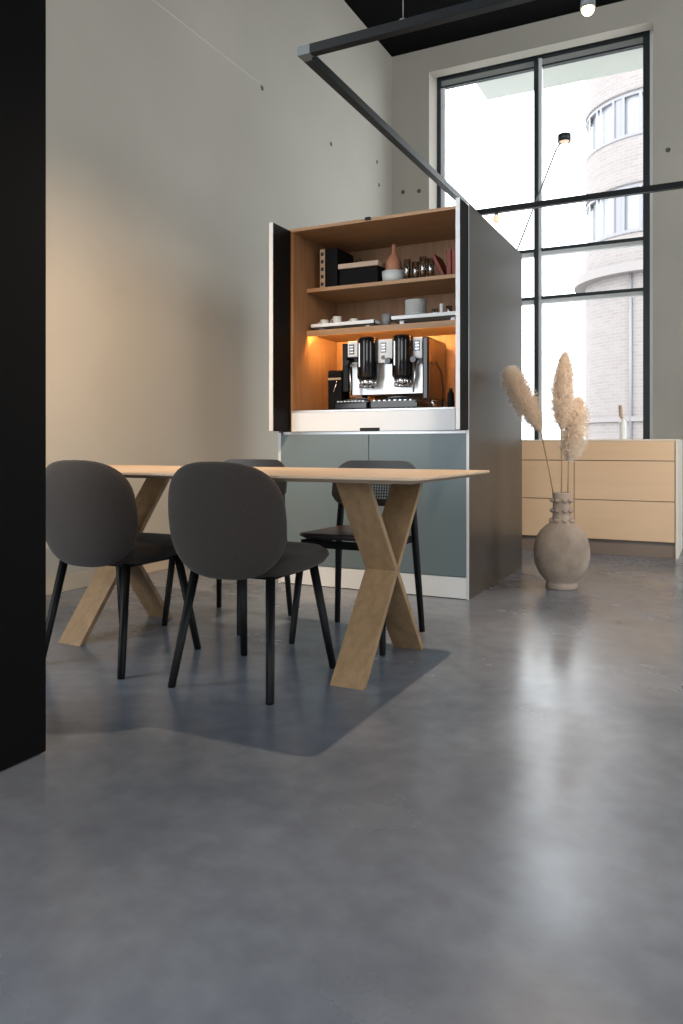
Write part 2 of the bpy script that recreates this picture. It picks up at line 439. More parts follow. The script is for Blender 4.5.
# niche lining
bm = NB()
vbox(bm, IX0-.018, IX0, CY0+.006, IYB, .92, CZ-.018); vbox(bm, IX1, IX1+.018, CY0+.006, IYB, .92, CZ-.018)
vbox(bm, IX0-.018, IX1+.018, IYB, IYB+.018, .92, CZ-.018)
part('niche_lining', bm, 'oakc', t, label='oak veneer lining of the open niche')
bm = NB(); vbox(bm, IX0, IX1, CY0+.05, IYB, .985, 1.038); vbox(bm, CX0+.018, CX1-.018, CY0+.02, CY1-.02, .904, .920)
part('worktop', bm, 'steel', t)
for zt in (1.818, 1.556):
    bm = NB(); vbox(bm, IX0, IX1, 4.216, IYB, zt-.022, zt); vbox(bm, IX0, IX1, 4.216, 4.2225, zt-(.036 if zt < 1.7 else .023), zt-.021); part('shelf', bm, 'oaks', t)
bm = NB(); vbox(bm, IX0+.02, IX1-.02, 4.2235, 4.2255, 1.524, 1.533); part('light_strip', bm, 'led', t, label='warm glowing light strip under the lower shelf')
bm = NB()
vbox(bm, IX0+.002, -1.875, 4.022, 4.05, .922, 1.036); vbox(bm, -1.749, IX1-.002, 4.022, 4.05, .922, 1.036); vbox(bm, -1.875, -1.749, 4.022, 4.05, .940, 1.036)
d = part('pull_out_front', bm, 'white', t, label='white pull-out front with black finger notch')
bm = NB(); vbox(bm, -1.875, -1.749, 4.026, 4.05, .922, .940); sub('finger_notch', bm, 'gap', d, t)
bm = NB(); vbox(bm, IX0+.002, IX1-.002, 4.018, 4.09, 1.037, 1.047); sub('rim', bm, 'steel', d, t)
for x0, x1 in ((CX0+.019, -1.8265), (-1.8215, CX1-.015)):
    bm = NB(); vbox(bm, x0, x1, CY0-.004, CY0+.016, .122, .902); part('lower_door', bm, 'teal', t, bev=.001)
bm = NB(); vbox(bm, CX0+.02, CX1-.02, CY0+.03, CY0+.05, .10, .91); part('carcass', bm, 'gap', t)
bm = NB(); vbox(bm, CX0+.019, CX1-.015, CY0-.002, CY0+.016, .004, .118); part('plinth', bm, 'plinth', t)
for x0, x1, yf in ((-2.367, -2.343, 3.828), (-1.253, -1.231, 3.880)):
    bm = NB(); vbox(bm, x0, x1, yf+.006, 4.035, .922, 2.137); d = part('pocket_door', bm, 'matblack', t, label='dark folded pocket door standing out of its slot')
    bm = NB(); vbox(bm, x0, x1, yf, yf+.006, .922, 2.137); sub('edge_strip', bm, 'alu', d, t, label='pale aluminium edge')
    bm = NB(); vbox(bm, x0-.0005, x1+.0005, 4.015, 4.036, .925, .94); sub('hinge', bm, 'gap', d, t)
    bm = NB(); vbox(bm, x0-.0005, x1+.0005, 4.015, 4.036, 1.555, 1.57); sub('hinge', bm, 'gap', d, t)
bm = NB(); vbox(bm, -1.845, -1.815, 4.03, 4.05, CZ-.012, CZ+.004); part('door_catch', bm, 'gap', t)

# ------------------------------------------------------------------ things on the upper shelf
Z1, Z2 = 1.818, 1.556
# ring binder standing left
x0 = -2.262
b = thing('box_file', (x0+.06, 4.33, Z1), 'black box file with beige holed spine at left end of the upper shelf', 'box file')
bm = NB(); vbox(bm, x0+.035, x0+.12, 4.265, 4.50, Z1+.001, Z1+.250); part('cover', bm, 'matblack', b, bev=.002)
bm = NB(); vbox(bm, x0, x0+.034, 4.262, 4.50, Z1+.001, Z1+.250)
sp = part('spine', bm, 'tan', b, bev=.002, label='beige spine with dark round holes')
for k in range(5):
    bm = NB(); vbox(bm, x0+.008, x0+.026, 4.2605, 4.264, Z1+.02+k*.047, Z1+.042+k*.047)
    sub('spine_hole', bm, 'gap', sp, b)
# black box with beige lid
b = thing('lidded_box', (-2.0, 4.36, Z1), 'black box with pale beige lid on the upper shelf', 'box')
bm = NB(); vbox(bm, -2.125, -1.868, 4.262, 4.47, Z1+.001, Z1+.112); part('body', bm, 'matblack', b, bev=.004)
bm = NB(); vbox(bm, -2.132, -1.861, 4.256, 4.476, Z1+.112, Z1+.142); part('lid', bm, 'lid', b, bev=.003)
# sprig behind
b = thing('plant_pot', (-2.10, 4.54, Z1), 'small potted green sprig half hidden behind the lidded black box', 'plant')
bm = NB(); lathe(bm, [(0,.001),(.03,.001),(.038,.12),(.034,.12),(.03,.11),(0,.11)], 20, (-2.10,4.54,Z1)); part('pot', bm, 'greycer', b)
bm = NB()
for k in range(26):
    a = random.uniform(0, 2*PI); r = random.uniform(.005, .032); z = Z1+random.uniform(.12, .225)
    c = Vector((-2.10+r*math.cos(a), 4.54+r*math.sin(a), z)); d = Vector((math.cos(a), math.sin(a), .8))*.022; s = Vector((-math.sin(a), math.cos(a), 0))*.008
    vs = [bm.verts.new(p) for p in (c-d*.4, c+s, c+d, c-s)]; bm.faces.new(vs)
tube(bm, [(-2.10,4.54,Z1+.1), (-2.10,4.54,Z1+.2)], .003, 6)
part('leaves', bm, 'leaf', b)
# bowl and terracotta bottle
bm = NB(); c = (-1.783, 4.315, Z1)
lathe(bm, [(0,.001),(.045,.001),(.068,.02),(.073,.072),(.069,.072),(.064,.024),(.04,.008),(0,.008)], 32, c)
tag(obj('serving_bowl', bm, 'ceramic', origin=c), 'white ceramic bowl under the terracotta bottle on the upper shelf', 'bowl')
bm = NB(); c = (-1.783, 4.315, Z1+.0085)
lathe(bm, [(0,0),(.036,0),(.040,.03),(.048,.065),(.050,.10),(.044,.13),(.030,.155),(.014,.172),(.011,.20),(.013,.225),(.006,.232),(0,.232)], 28, c)
tag(obj('terracotta_bottle', bm, 'terracotta', origin=c), 'round terracotta bottle with narrow neck standing in the white bowl', 'bottle')
# drinking glasses
def glass_at(name, x, y, z, r, h, label, group=None, m='tumbler'):
    bm = NB()
    lathe(bm, [(0,.001),(r*.82,.001),(r,h),(r-.003,h),(r*.82-.003,.012),(0,.012)], 20, (x, y, z))
    return tag(obj(name, bm, m, origin=(x, y, z)), label, 'glass', group)
for i, (x, h, w) in enumerate([(-1.678, .125, 'first drinking glass to the right of the white bowl on the upper shelf'), (-1.625, .105, 'second drinking glass right of the white bowl, shorter than its neighbours'),
                            (-1.578, .130, 'tallest clear glass of the row on the upper shelf'), (-1.530, .115, 'last clear glass of the row, beside the leaning red book')]):
    glass_at('drinking_glass', x, 4.27, Z1, .0225, h, w, 'drinking glasses on the upper shelf')
# books
def book(c, w, d, h, tilt, label):
    b = thing('book', c, label, 'book', 'red books on the upper shelf'); b.rotation_euler = (0, tilt, 0)
    bm = NB(); vbox(bm, 0, w, 0, .004, 0, h); vbox(bm, 0, .003, 0, d, 0, h); vbox(bm, w-.003, w, 0, d, 0, h)
    part('cover', bm, 'red', b, world=False)
    bm = NB(); vbox(bm, .003, w-.003, .004, d-.004, .004, h-.004); part('page_block', bm, 'page', b, world=False)
book((-1.462, 4.262, Z1+.001), .022, .15, .145, -.46, 'oxblood red book leaning to the left beside the glasses')
book((-1.432, 4.258, Z1+.001), .030, .15, .150, 0, 'upright red book next to the leaning one')
book((-1.400, 4.256, Z1+.001), .034, .15, .158, 0, 'upright red book at the right, second from the door')
book((-1.364, 4.256, Z1+.001), .030, .15, .160, 0, 'upright red book tucked furthest right beside the black pocket door')

# ------------------------------------------------------------------ trays and crockery on the lower shelf
def tray(x0, x1, y0, y1, z0, label):
    b = thing('serving_tray', ((x0+x1)/2, (y0+y1)/2, Z2), label, 'tray', 'white trays on the lower shelf')
    bm = NB(); vbox(bm, x0, x1, y0, y1, z0, z0+.006)
    vbox(bm, x0, x1, y0, y0+.006, z0, z0+.027); vbox(bm, x0, x1, y1-.006, y1, z0, z0+.027)
    vbox(bm, x0, x0+.006, y0, y1, z0, z0+.027); vbox(bm, x1-.006, x1, y0, y1, z0, z0+.027)
    part('tray', bm, 'white', b)
    for fx in (x0+.06, x1-.06):
        bm = NB(); vbox(bm, fx-.012, fx+.012, y0+.03, y1-.03, Z2, z0)
        part('foot', bm, 'alu', b)
    return z0+.006
ta = tray(-2.30, -1.862, 4.205, 4.60, Z2+.010, 'left white tray with small cups on the lower shelf')
tb = tray(-1.760, -1.325, 4.205, 4.60, Z2+.020, 'right white tray with the stack of plates on the lower shelf')
def cup(x, y, z, r, h, m, label, group=None, handle=True):
    b = thing('cup', (x, y, z), label, 'cup', group)
    bm = NB(); lathe(bm, [(0,.001),(r*.6,.001),(r*.95,h*.45),(r,h),(r-.003,h),(r*.9-.003,h*.45),(r*.5,.006),(0,.006)], 24, (x,y,z)); part('bowl', bm, m, b)
    if handle:
        bm = NB(); tube(bm, [(x-r*.9, y, z+h*.8), (x-r*1.5, y, z+h*.75), (x-r*1.55, y, z+h*.4), (x-r*.85, y, z+h*.3)], .0035, 8); part('handle', bm, m, b)
cup(-2.235, 4.27, ta, .026, .052, 'ceramic', 'leftmost small white cup on the left tray', 'small cups on the left tray')
cup(-2.145, 4.27, ta, .028, .066, 'ceramic', 'second small white cup from the left on the left tray, the tallest', 'small cups on the left tray')
cup(-2.035, 4.28, ta, .026, .046, 'ceramic', 'third small white cup from the left on the left tray, the lowest', 'small cups on the left tray')
cup(-1.815, 4.28, Z2, .030, .074, 'greycer', 'grey cup standing in the gap between the two white trays', None, False)
for k in range(9):
    bm = NB(); c = (-1.628, 4.285, tb+.0005+k*.0128)
    lathe(bm, [(0,0),(.052,0),(.066,.009),(.066,.0122),(.050,.0035),(0,.0035)], 32, c)
    tag(obj('side_plate', bm, 'ceramic', origin=c), 'small pale plate in the stack on the right tray', 'plate', 'stack of plates on the right tray')
glass_at('espresso_glass', -1.500, 4.255, tb, .020, .052, 'short clear glass on the right tray just right of the plates', 'small glasses on the right tray')
bm = NB(); c = (-1.457, 4.25, tb); lathe(bm, [(0,.001),(.010,.001),(.012,.075),(.010,.078),(0,.078)], 16, c)
tag(obj('milk_bottle', bm, 'white', origin=c), 'slim white bottle among the small glasses on the right tray', 'bottle')
glass_at('espresso_glass', -1.415, 4.26, tb, .018, .064, 'taller clear glass right of the slim white bottle', 'small glasses on the right tray')
glass_at('espresso_glass', -1.362, 4.26, tb, .020, .058, 'short glass at the right end of the right tray', 'small glasses on the right tray')

# ------------------------------------------------------------------ coffee machine
ZT = 1.048
b = thing('coffee_machine', (-1.80, 4.38, ZT), 'black and steel two-group espresso machine glowing in the lit oak niche', 'coffee machine')
bm = NB(); vbox(bm, -2.055, -1.565, 4.28, 4.54, ZT+.10, ZT+.415); part('body', bm, 'gloss', b, bev=.012)
bm = NB(); vbox(bm, -1.565, -1.535, 4.22, 4.55, ZT+.06, ZT+.425); part('side_cheek', bm, 'gloss', b, bev=.008)
bm = NB(); vbox(bm, -2.085, -2.055, 4.22, 4.55, ZT+.12, ZT+.415); part('side_cheek', bm, 'gloss', b, bev=.008)
bm = NB(); vbox(bm, -1.533, -1.528, 4.24, 4.54, ZT+.07, ZT+.415); part('side_cover', bm, 'brownside', b, label='bronze reflective side cover')
bm = NB(); vbox(bm, -2.04, -1.567, 4.27, 4.28, ZT+.10, ZT+.30); part('splash_plate', bm, 'steel', b, label='satin steel splash plate')
for i, (x0, x1, z0) in enumerate(((-2.050, -1.972, ZT+.33), (-1.848, -1.742, ZT+.285), (-1.626, -1.568, ZT+.30))):
    bm = NB(); vbox(bm, x0, x1, 4.225, 4.28, z0, ZT+.425); p = part('control_panel', bm, 'white', b, bev=.004, label='white control panel')
    cx = x0+.012 if i != 1 else x0+.02
    bm = NB(); vbox(bm, cx, cx+.032, 4.222, 4.226, ZT+.345, ZT+.405); sub('display', bm, 'gloss', p, b)
    bm = NB(); vbox(bm, cx+.004, cx+.028, 4.2205, 4.2225, ZT+.352, ZT+.362); vbox(bm, cx+.004, cx+.028, 4.2205, 4.2225, ZT+.370, ZT+.380); vbox(bm, cx+.004, cx+.028, 4.2205, 4.2225, ZT+.387, ZT+.397); sub('keypad', bm, 'steel', p, b)
    if i == 1:
        bm = NB(); vbox(bm, cx+.004, cx+.024, 4.221, 4.226, ZT+.305, ZT+.328); sub('switch', bm, 'gloss', p, b)
for x in (-1.910, -1.684):
    bm = NB(); lathe(bm, [(0,.188),(.058,.188),(.064,.20),(.064,.40),(.062,.428),(.052,.438),(0,.438)], 32, (x, 4.215, ZT)); g = part('group_head', bm, 'gloss', b, label='tall glossy black cylindrical group head')
    bm = NB(); vbox(bm, x-.034, x-.026, 4.157, 4.162, ZT+.26, ZT+.40); sub('highlight_strip', bm, 'steel', g, b)
    bm = NB(); lathe(bm, [(0,.150),(.036,.150),(.046,.16),(.048,.188),(0,.188)], 28, (x, 4.215, ZT)); sub('filter_holder', bm, 'chrome', g, b)
    bm = NB()
    for a in range(10):
        q = 2*PI*a/10; frustum(bm, (x+.05*math.cos(q), 4.215+.05*math.sin(q), ZT+.140), (x+.05*math.cos(q), 4.215+.05*math.sin(q), ZT+.19), .004, .004, 8)
    lathe(bm, [(.047,.136),(.053,.136),(.053,.143),(.047,.143),(.047,.136)], 28, (x, 4.215, ZT))
    sub('wire_cage', bm, 'chrome', g, b)
for x in (-2.04, -1.765, -1.605):
    bm = NB(); frustum(bm, (x, 4.23, ZT+.29), (x, 4.185, ZT+.29), .017, .019, 16); frustum(bm, (x, 4.185, ZT+.29), (x, 4.172, ZT+.29), .021, .018, 16); part('steam_knob', bm, 'gloss', b)
for x, s in ((-2.02, 1), (-1.595, -1)):
    bm = NB(); tube(bm, [(x, 4.24, ZT+.28), (x, 4.195, ZT+.27), (x+s*.004, 4.19, ZT+.2), (x+s*.012, 4.185, ZT+.10)], .0055, 10); part('steam_wand', bm, 'chrome', b)
for x0, x1 in ((-2.09, -1.862), (-1.855, -1.555)):
    bm = NB()
    n = 14
    prof = [(0, .0), (0, .045)] + [(.02+.1*k/n*1.6, .045+.022*math.sin(PI*k/n)) for k in range(n+1)]
    vbox(bm, x0, x1, 4.11, 4.30, ZT+.001, ZT+.05)
    p = part('drip_tray', bm, 'gloss', b, bev=.012)
    bm = NB()
    for k in range(8):
        vbox(bm, x0+.02+k*(x1-x0-.04)/8, x0+.02+(k+.45)*(x1-x0-.04)/8, 4.12, 4.28, ZT+.050, ZT+.056)
    sub('drip_grille', bm, 'steel', p, b)
    cx = (x0+x1)/2
    bm = NB(); sphere(bm, (cx, 4.20, ZT+.058), .05, 1.7, 1, .42, 20); sub('scale_dome', bm, 'navy', p, b)
for x in (-2.04, -1.58):
    bm = NB(); frustum(bm, (x, 4.45, ZT), (x, 4.45, ZT+.10), .02, .02, 14); part('foot', bm, 'chrome', b)
bm = NB(); tube(bm, [(-1.54, 4.30, ZT+.27), (-1.50, 4.27, ZT+.28), (-1.465, 4.26, ZT+.22), (-1.452, 4.26, ZT+.12), (-1.46, 4.27, ZT+.01)], .0045, 8); part('hose', bm, 'matblack', b)
# grinder
b = thing('knock_box', (-2.14, 4.30, ZT), 'black canister with tan band standing left of the coffee machine', 'canister')
bm = NB(); vbox(bm, -2.195, -2.10, 4.24, 4.36, ZT+.001, ZT+.255); part('body', bm, 'matblack', b, bev=.012)
bm = NB(); vbox(bm, -2.192, -2.103, 4.236, 4.2405, ZT+.196, ZT+.208); part('band', bm, 'tan', b)
bm = NB(); tube(bm, [(-2.125, 4.232, ZT+.185), (-2.150, 4.230, ZT+.12)], .004, 8); part('lever', bm, 'chrome', b)
bm = NB(); c = (-1.385, 4.20, ZT); lathe(bm, [(0,.001),(.018,.001),(.020,.03),(.019,.085),(.010,.10),(.009,.115),(0,.115)], 18, c)
tag(obj('syrup_bottle', bm, 'matblack', origin=c), 'small dark bottle right of the coffee machine by the pocket door', 'bottle')

# ------------------------------------------------------------------ dining table
TZ = .7365
TX0, TX1, TY0, TY1 = -2.98, -.842, 2.22, 3.08
t = thing('dining_table', ((TX0+TX1)/2, (TY0+TY1)/2, 0), 'long pale oak dining table on two crossed plank trestles', 'table')
bm = NB()
def tloop(ins, z, r=.035):
    vs = []
    for cx, cy, a0 in ((TX1-r, TY1-r, 0), (TX0+r, TY1-r, 90), (TX0+r, TY0+r, 180), (TX1-r, TY0+r, 270)):
        for k in range(7):
            a = math.radians(a0+15*k)
            vs.append(bm.verts.new((cx+(r-ins if r > ins else 0)*math.cos(a) - (0 if r > ins else (ins-r))*(1 if math.cos(math.radians(a0+45)) > 0 else -1),
                                    cy+(r-ins if r > ins else 0)*math.sin(a) - (0 if r > ins else (ins-r))*(1 if math.sin(math.radians(a0+45)) > 0 else -1), z)))
    return vs
rings = [tloop(.002, TZ), tloop(0, TZ-.002), tloop(0, TZ-.009), tloop(.034, TZ-.022)]
for a, c in zip(rings, rings[1:]):
    for k in range(len(a)): bm.faces.new([a[k], a[(k+1)%len(a)], c[(k+1)%len(a)], c[k]])
bm.faces.new(rings[0]); bm.faces.new(rings[-1][::-1])
part('tabletop', bm, 'table', t)
ZU = TZ-.022
def plank(x0, x1, yb, yt, th=.030):
    bm = NB()
    P = [(yb, 0), (yb+th, 0), (yt+th, ZU), (yt, ZU)]
    a = [bm.verts.new((x0, y, z)) for y, z in P]; c = [bm.verts.new((x1, y, z)) for y, z in P]
    bm.faces.new(a[::-1]); bm.faces.new(c)
    for k in range(4): bm.faces.new([a[k], a[(k+1)%4], c[(k+1)%4], c[k]])
    return bm
for x0, x1 in ((-1.228, -1.100), (-2.525, -2.400)):
    part('leg', plank(x0, x1, 2.385, 2.975), 'leg', t, bev=.002)
    part('leg', plank(x0+.0008, x1-.0008, 2.962, 2.420), 'leg', t, bev=.002)

# ------------------------------------------------------------------ upholstered chairs
def sgnpow(v, e): return math.copysign(abs(v)**e, v)
def make_soft_chair(loc, label):
    """faces +Y; origin on the floor at the centre of its feet"""
    t = thing('upholstered_chair', loc, label, 'chair', 'grey upholstered chairs at the near side of the table')
    # shell: superelliptic pad, bent forward at its sides
    bm = NB(); nu, nv = 48, 28
    rows = []
    for j in range(nv+1):
        ph = -PI/2+PI*j/nv
        cr = max(0, math.cos(ph))
        row = []
        for i in range(nu):
            th = 2*PI*i/nu
            e = 2/2.75
            x =   .241*(cr**.60)*sgnpow(math.cos(th), e)
            z = .194*(cr**.60)*sgnpow(math.sin(th), e)
            y = .030*math.sin(ph)
            wz = z/.194
            x *= 1-.05*wz*wz*(-1 if wz > 0 else 1.6) - (.02 if wz > 0 else 0)*wz
            k = x/.241
            yy = y + .055*abs(k)**2.2 - .022*wz - .012*(1-wz*wz)
            row.append((x, yy, z))
        rows.append(row)
    V = [[bm.verts.new((x-.004, y-.225, z*1.03+.584)) for x, y, z in r] for r in rows[1:-1]]
    p0 = bm.verts.new((-.004, -.225-.030-.012, .584)); p1 = bm.verts.new((-.004, -.225+.030-.012, .584))
    for a, c in zip(V, V[1:]):
        for i in range(nu):
            f = bm.faces.new([a[i], a[(i+1)%nu], c[(i+1)%nu], c[i]]); f.smooth = True
    for i in range(nu):
        bm.faces.new([p0, V[0][(i+1)%nu], V[0][i]]).smooth = True; bm.faces.new([p1, V[-1][i], V[-1][(i+1)%nu]]).smooth = True
    bk = part('backrest', bm, 'fabric', t, world=False)
    bm = NB()
    frustum(bm, (-.205, -.20, .60), (-.212, -.205, .60), .006, .006, 10)
    # seat
    bm2 = NB(); nu = 40
    prof = [(0, .398), (.80, .398), (.94, .408), (1.0, .428), (.985, .448), (.90, .462), (.5, .470), (0, .471)]
    rings = []
    for r, z in prof:
        if r == 0: rings.append([bm2.verts.new((0, .03, z))]); continue
        ring_ = []
        for i in range(nu):
            th = 2*PI*i/nu
            x = .232*r*sgnpow(math.cos(th), 2/2.7); y = .220*r*sgnpow(math.sin(th), 2/2.7)
            if y > 0: x *= 1+.04*y/.23
            ring_.append(bm2.verts.new((x, y+.035, z + (.003*(y/.23) if z > .43 else .016*(y/.23)))))
        rings.append(ring_)
    for a, c in zip(rings, rings[1:]):
        for i in range(nu):
            if len(a) == 1: vs = [a[0], c[(i+1)%nu], c[i]]
            elif len(c) == 1: vs = [a[i], a[(i+1)%nu], c[0]]
            else: vs = [a[i], a[(i+1)%nu], c[(i+1)%nu], c[i]]
            bm2.faces.new(vs).smooth = True
    part('seat', bm2, 'seatfab', t, world=False)
    bm.free()
    bm = NB(); vbox(bm, -.150, .150, -.13, .16, .380, .402); part('seat_frame', bm, 'legblack', t, bev=.006, world=False)
    for sx, sy in ((-1,-1), (1,-1), (-1,1), (1,1)):
        bm = NB()
        fx, fy = .200, .225
        a = (sx*fx, sy*fy, 0); c = (sx*(.155), sy*(.150) , .396)
        tube(bm, [a, (sx*(fx-.0005), sy*fy, .004), c], [.0125, .0140, .0168], 16)
        part('leg', bm, 'legblack', t, world=False)
    return t
c2 = make_soft_chair((-1.510, 2.350, 0), 'dark grey round-backed upholstered chair in front, nearest the right table end')
c1 = copy_tree(c2); c1.location = (-2.132, 2.345, 0)
c1['label'] = 'dark grey round-backed upholstered chair at left, partly hidden by the black cabinet'

# ------------------------------------------------------------------ black wooden chairs
def slab_curve(bm, pts_fn, xs, z0, z1, th):
    """curved board: y = fn(x, z); thickness th along y"""
    g = []
    for x in xs:
        q = []
        for z, dy in ((z0(x), 0), (z1(x), 0), (z1(x), th), (z0(x), th)): q.append(bm.verts.new((x, pts_fn(x, z)+dy, z)))
        g.append(q)
    for a, c in zip(g, g[1:]):
        for k in range(4): bm.faces.new([a[k], a[(k+1)%4], c[(k+1)%4], c[k]]).smooth = False
    bm.faces.new(g[0][::-1]); bm.faces.new(g[-1])
def make_wood_chair(loc, label):
    """built facing -Y"""
    t = thing('wooden_chair', loc, label, 'chair', 'black wooden chairs at the far side of the table')
    fn = lambda x, z: .178 + .10*(z-.565)/.2*.30 - .55*x*x
    ZB0, ZB1 = .562, .768
    HW = .213
    zt = lambda x: ZB1 - .060*max(0, (abs(x)-.12)/.093)**2.2
    zb = lambda x: ZB0 + .045*max(0, (abs(x)-.15)/.063)**2.5
    N = 22
    bm = NB(); xs = [-HW+2*HW*i/N for i in range(N+1)]
    slab_curve(bm, fn, xs, lambda x: max(zb(x)+.02, zt(x)-.038), zt, .020)
    slab_curve(bm, fn, xs, zb, lambda x: min(zt(x)-.02, zb(x)+.030), .020)
    for s in (-1, 1):
        xa = [s*.125 + s*(HW-.125)*i/8 for i in range(9)]
        slab_curve(bm, fn, xa, lambda x: min(zb(x)+.028, zt(x)-.03), lambda x: max(zb(x)+.03, zt(x)-.036), .0195)
    bk = part('backrest', bm, 'ash', t, world=False)
    # perforated panel
    bm = NB(); nx, nz = 20, 11
    for i in range(nx+1):
        x = -.125+.25*i/nx
        slab_curve(bm, lambda xx, z: fn(xx, z)+.007, [x-.0022, x+.0022], lambda q: ZB0+.025, lambda q: ZB1-.034, .005)
    for k in range(nz+1):
        z = ZB0+.03+(ZB1-.036-ZB0-.03)*k/nz
        slab_curve(bm, lambda xx, zz: fn(xx, zz)+.008, [-.125+.25*i/12 for i in range(13)], lambda q: z-.0022, lambda q: z+.0022, .004)
    o = obj('perforated_panel', bm, 'ash', bk); o['label'] = 'see-through grid panel in the backrest'
    # seat
    bm = NB(); nu = 36; rings = []
    for r, z in [(0,.438),(.9,.438),(1,.449),(.985,.459),(.9,.462),(0,.452)]:
        if r == 0: rings.append([bm.verts.new((0, 0, z))]); continue
        rr = []
        for i in range(nu):
            th = 2*PI*i/nu
            x = .213*r*sgnpow(math.cos(th), 2/3.2); y = .215*r*sgnpow(math.sin(th), 2/3.2)
            rr.append(bm.verts.new((x*(1-.08*y/.215), y-.02, z+(.010*(-y/.2)**3 if y < 0 else .012*(y/.2)**2))))
        rings.append(rr)
    for a, c in zip(rings, rings[1:]):
        for i in range(nu):
            if len(a) == 1: vs = [a[0], c[(i+1)%nu], c[i]]
            elif len(c) == 1: vs = [a[i], a[(i+1)%nu], c[0]]
            else: vs = [a[i], a[(i+1)%nu], c[(i+1)%nu], c[i]]
            bm.faces.new(vs).smooth = True
    part('seat', bm, 'leather', t, world=False)
    bm = NB()
    vbox(bm, -.185, .185, -.185, -.160, .405, .437); vbox(bm, -.185, .185, .15, .175, .405, .437)
    vbox(bm, -.185, -.160, -.16, .15, .405, .437); vbox(bm, .160, .185, -.16, .15, .405, .437)
    part('seat_frame', bm, 'legblack', t, bev=.004, world=False)
    for s in (-1, 1):
        bm = NB(); tube(bm, [(s*.210, -.220, 0), (s*.209, -.2195, .004), (s*.182, -.172, .42)], [.0120, .0130, .017], 14); part('leg', bm, 'legblack', t, world=False)
        bm = NB(); tube(bm, [(s*.214, .220, 0), (s*.2135, .220, .004), (s*.190, .190, .42), (s*.178, .196, .60), (s*.165, .212, .66)], [.0120, .0130, .0165, .0145, .010], 14); part('leg', bm, 'legblack', t, world=False, label='rear leg rising to carry the backrest')
    return t
w4 = make_wood_chair((-1.422, 3.038, 0), 'black wooden chair with grid backrest seen behind the right trestle')
w3 = copy_tree(w4); w3.location = (-2.118, 3.060, 0)
w3['label'] = 'black wooden chair mostly hidden behind the front upholstered chair and the tabletop'

# ------------------------------------------------------------------ kitchen island
IXa, IXm, IXb, IYf, IYr, IZ = -2.05, -1.035, -.290, 6.181, 6.90, .886
t = thing('kitchen_island', (-1.18, 6.54, 0), 'low pale wood drawer unit standing in front of the tall window', 'drawer unit')
bm = NB(); vbox(bm, IXa, IXb-.022, IYf+.022, IYr, .114, IZ-.012); part('carcass', bm, 'island_edge', t)
bm = NB(); vbox(bm, IXb-.018, IXb, IYf, IYr, 0, IZ); part('end_panel', bm, 'islandw', t, bev=.0015, label='cream end panel')
bm = NB(); vbox(bm, IXa, IXb-.018, IYf+.004, IYr, IZ-.012, IZ); part('top_panel', bm, 'islandw', t, bev=.001)
for xa, xb in ((IXa, IXm-.003), (IXm+.003, IXb-.024)):
    for za, zb_ in ((.120, .417), (.423, .720), (.726, .872)):
        bm = NB(); vbox(bm, xa, xb, IYf, IYf+.02, za, zb_); part('drawer', bm, 'island', t, bev=.001)
bm = NB(); vbox(bm, IXa, IXb-.020, IYf+.035, IYf+.055, 0, .112); part('plinth', bm, 'island_plinth', t)
b = thing('stoppered_bottle', (-.700, 6.42, IZ), 'white bottle with tan stopper on top of the drawer unit', 'bottle')
bm = NB(); lathe(bm, [(0,.001),(.028,.001),(.029,.01),(.029,.125),(.026,.145),(.012,.158),(.011,.17),(0,.17)], 24, (-.700,6.42,IZ)); part('body', bm, 'white', b)
bm = NB(); tube(bm, [(-.704,6.42,IZ+.165), (-.716,6.42,IZ+.185), (-.722,6.42,IZ+.27)], [.009,.014,.014], 12); part('stopper', bm, 'tan', b)

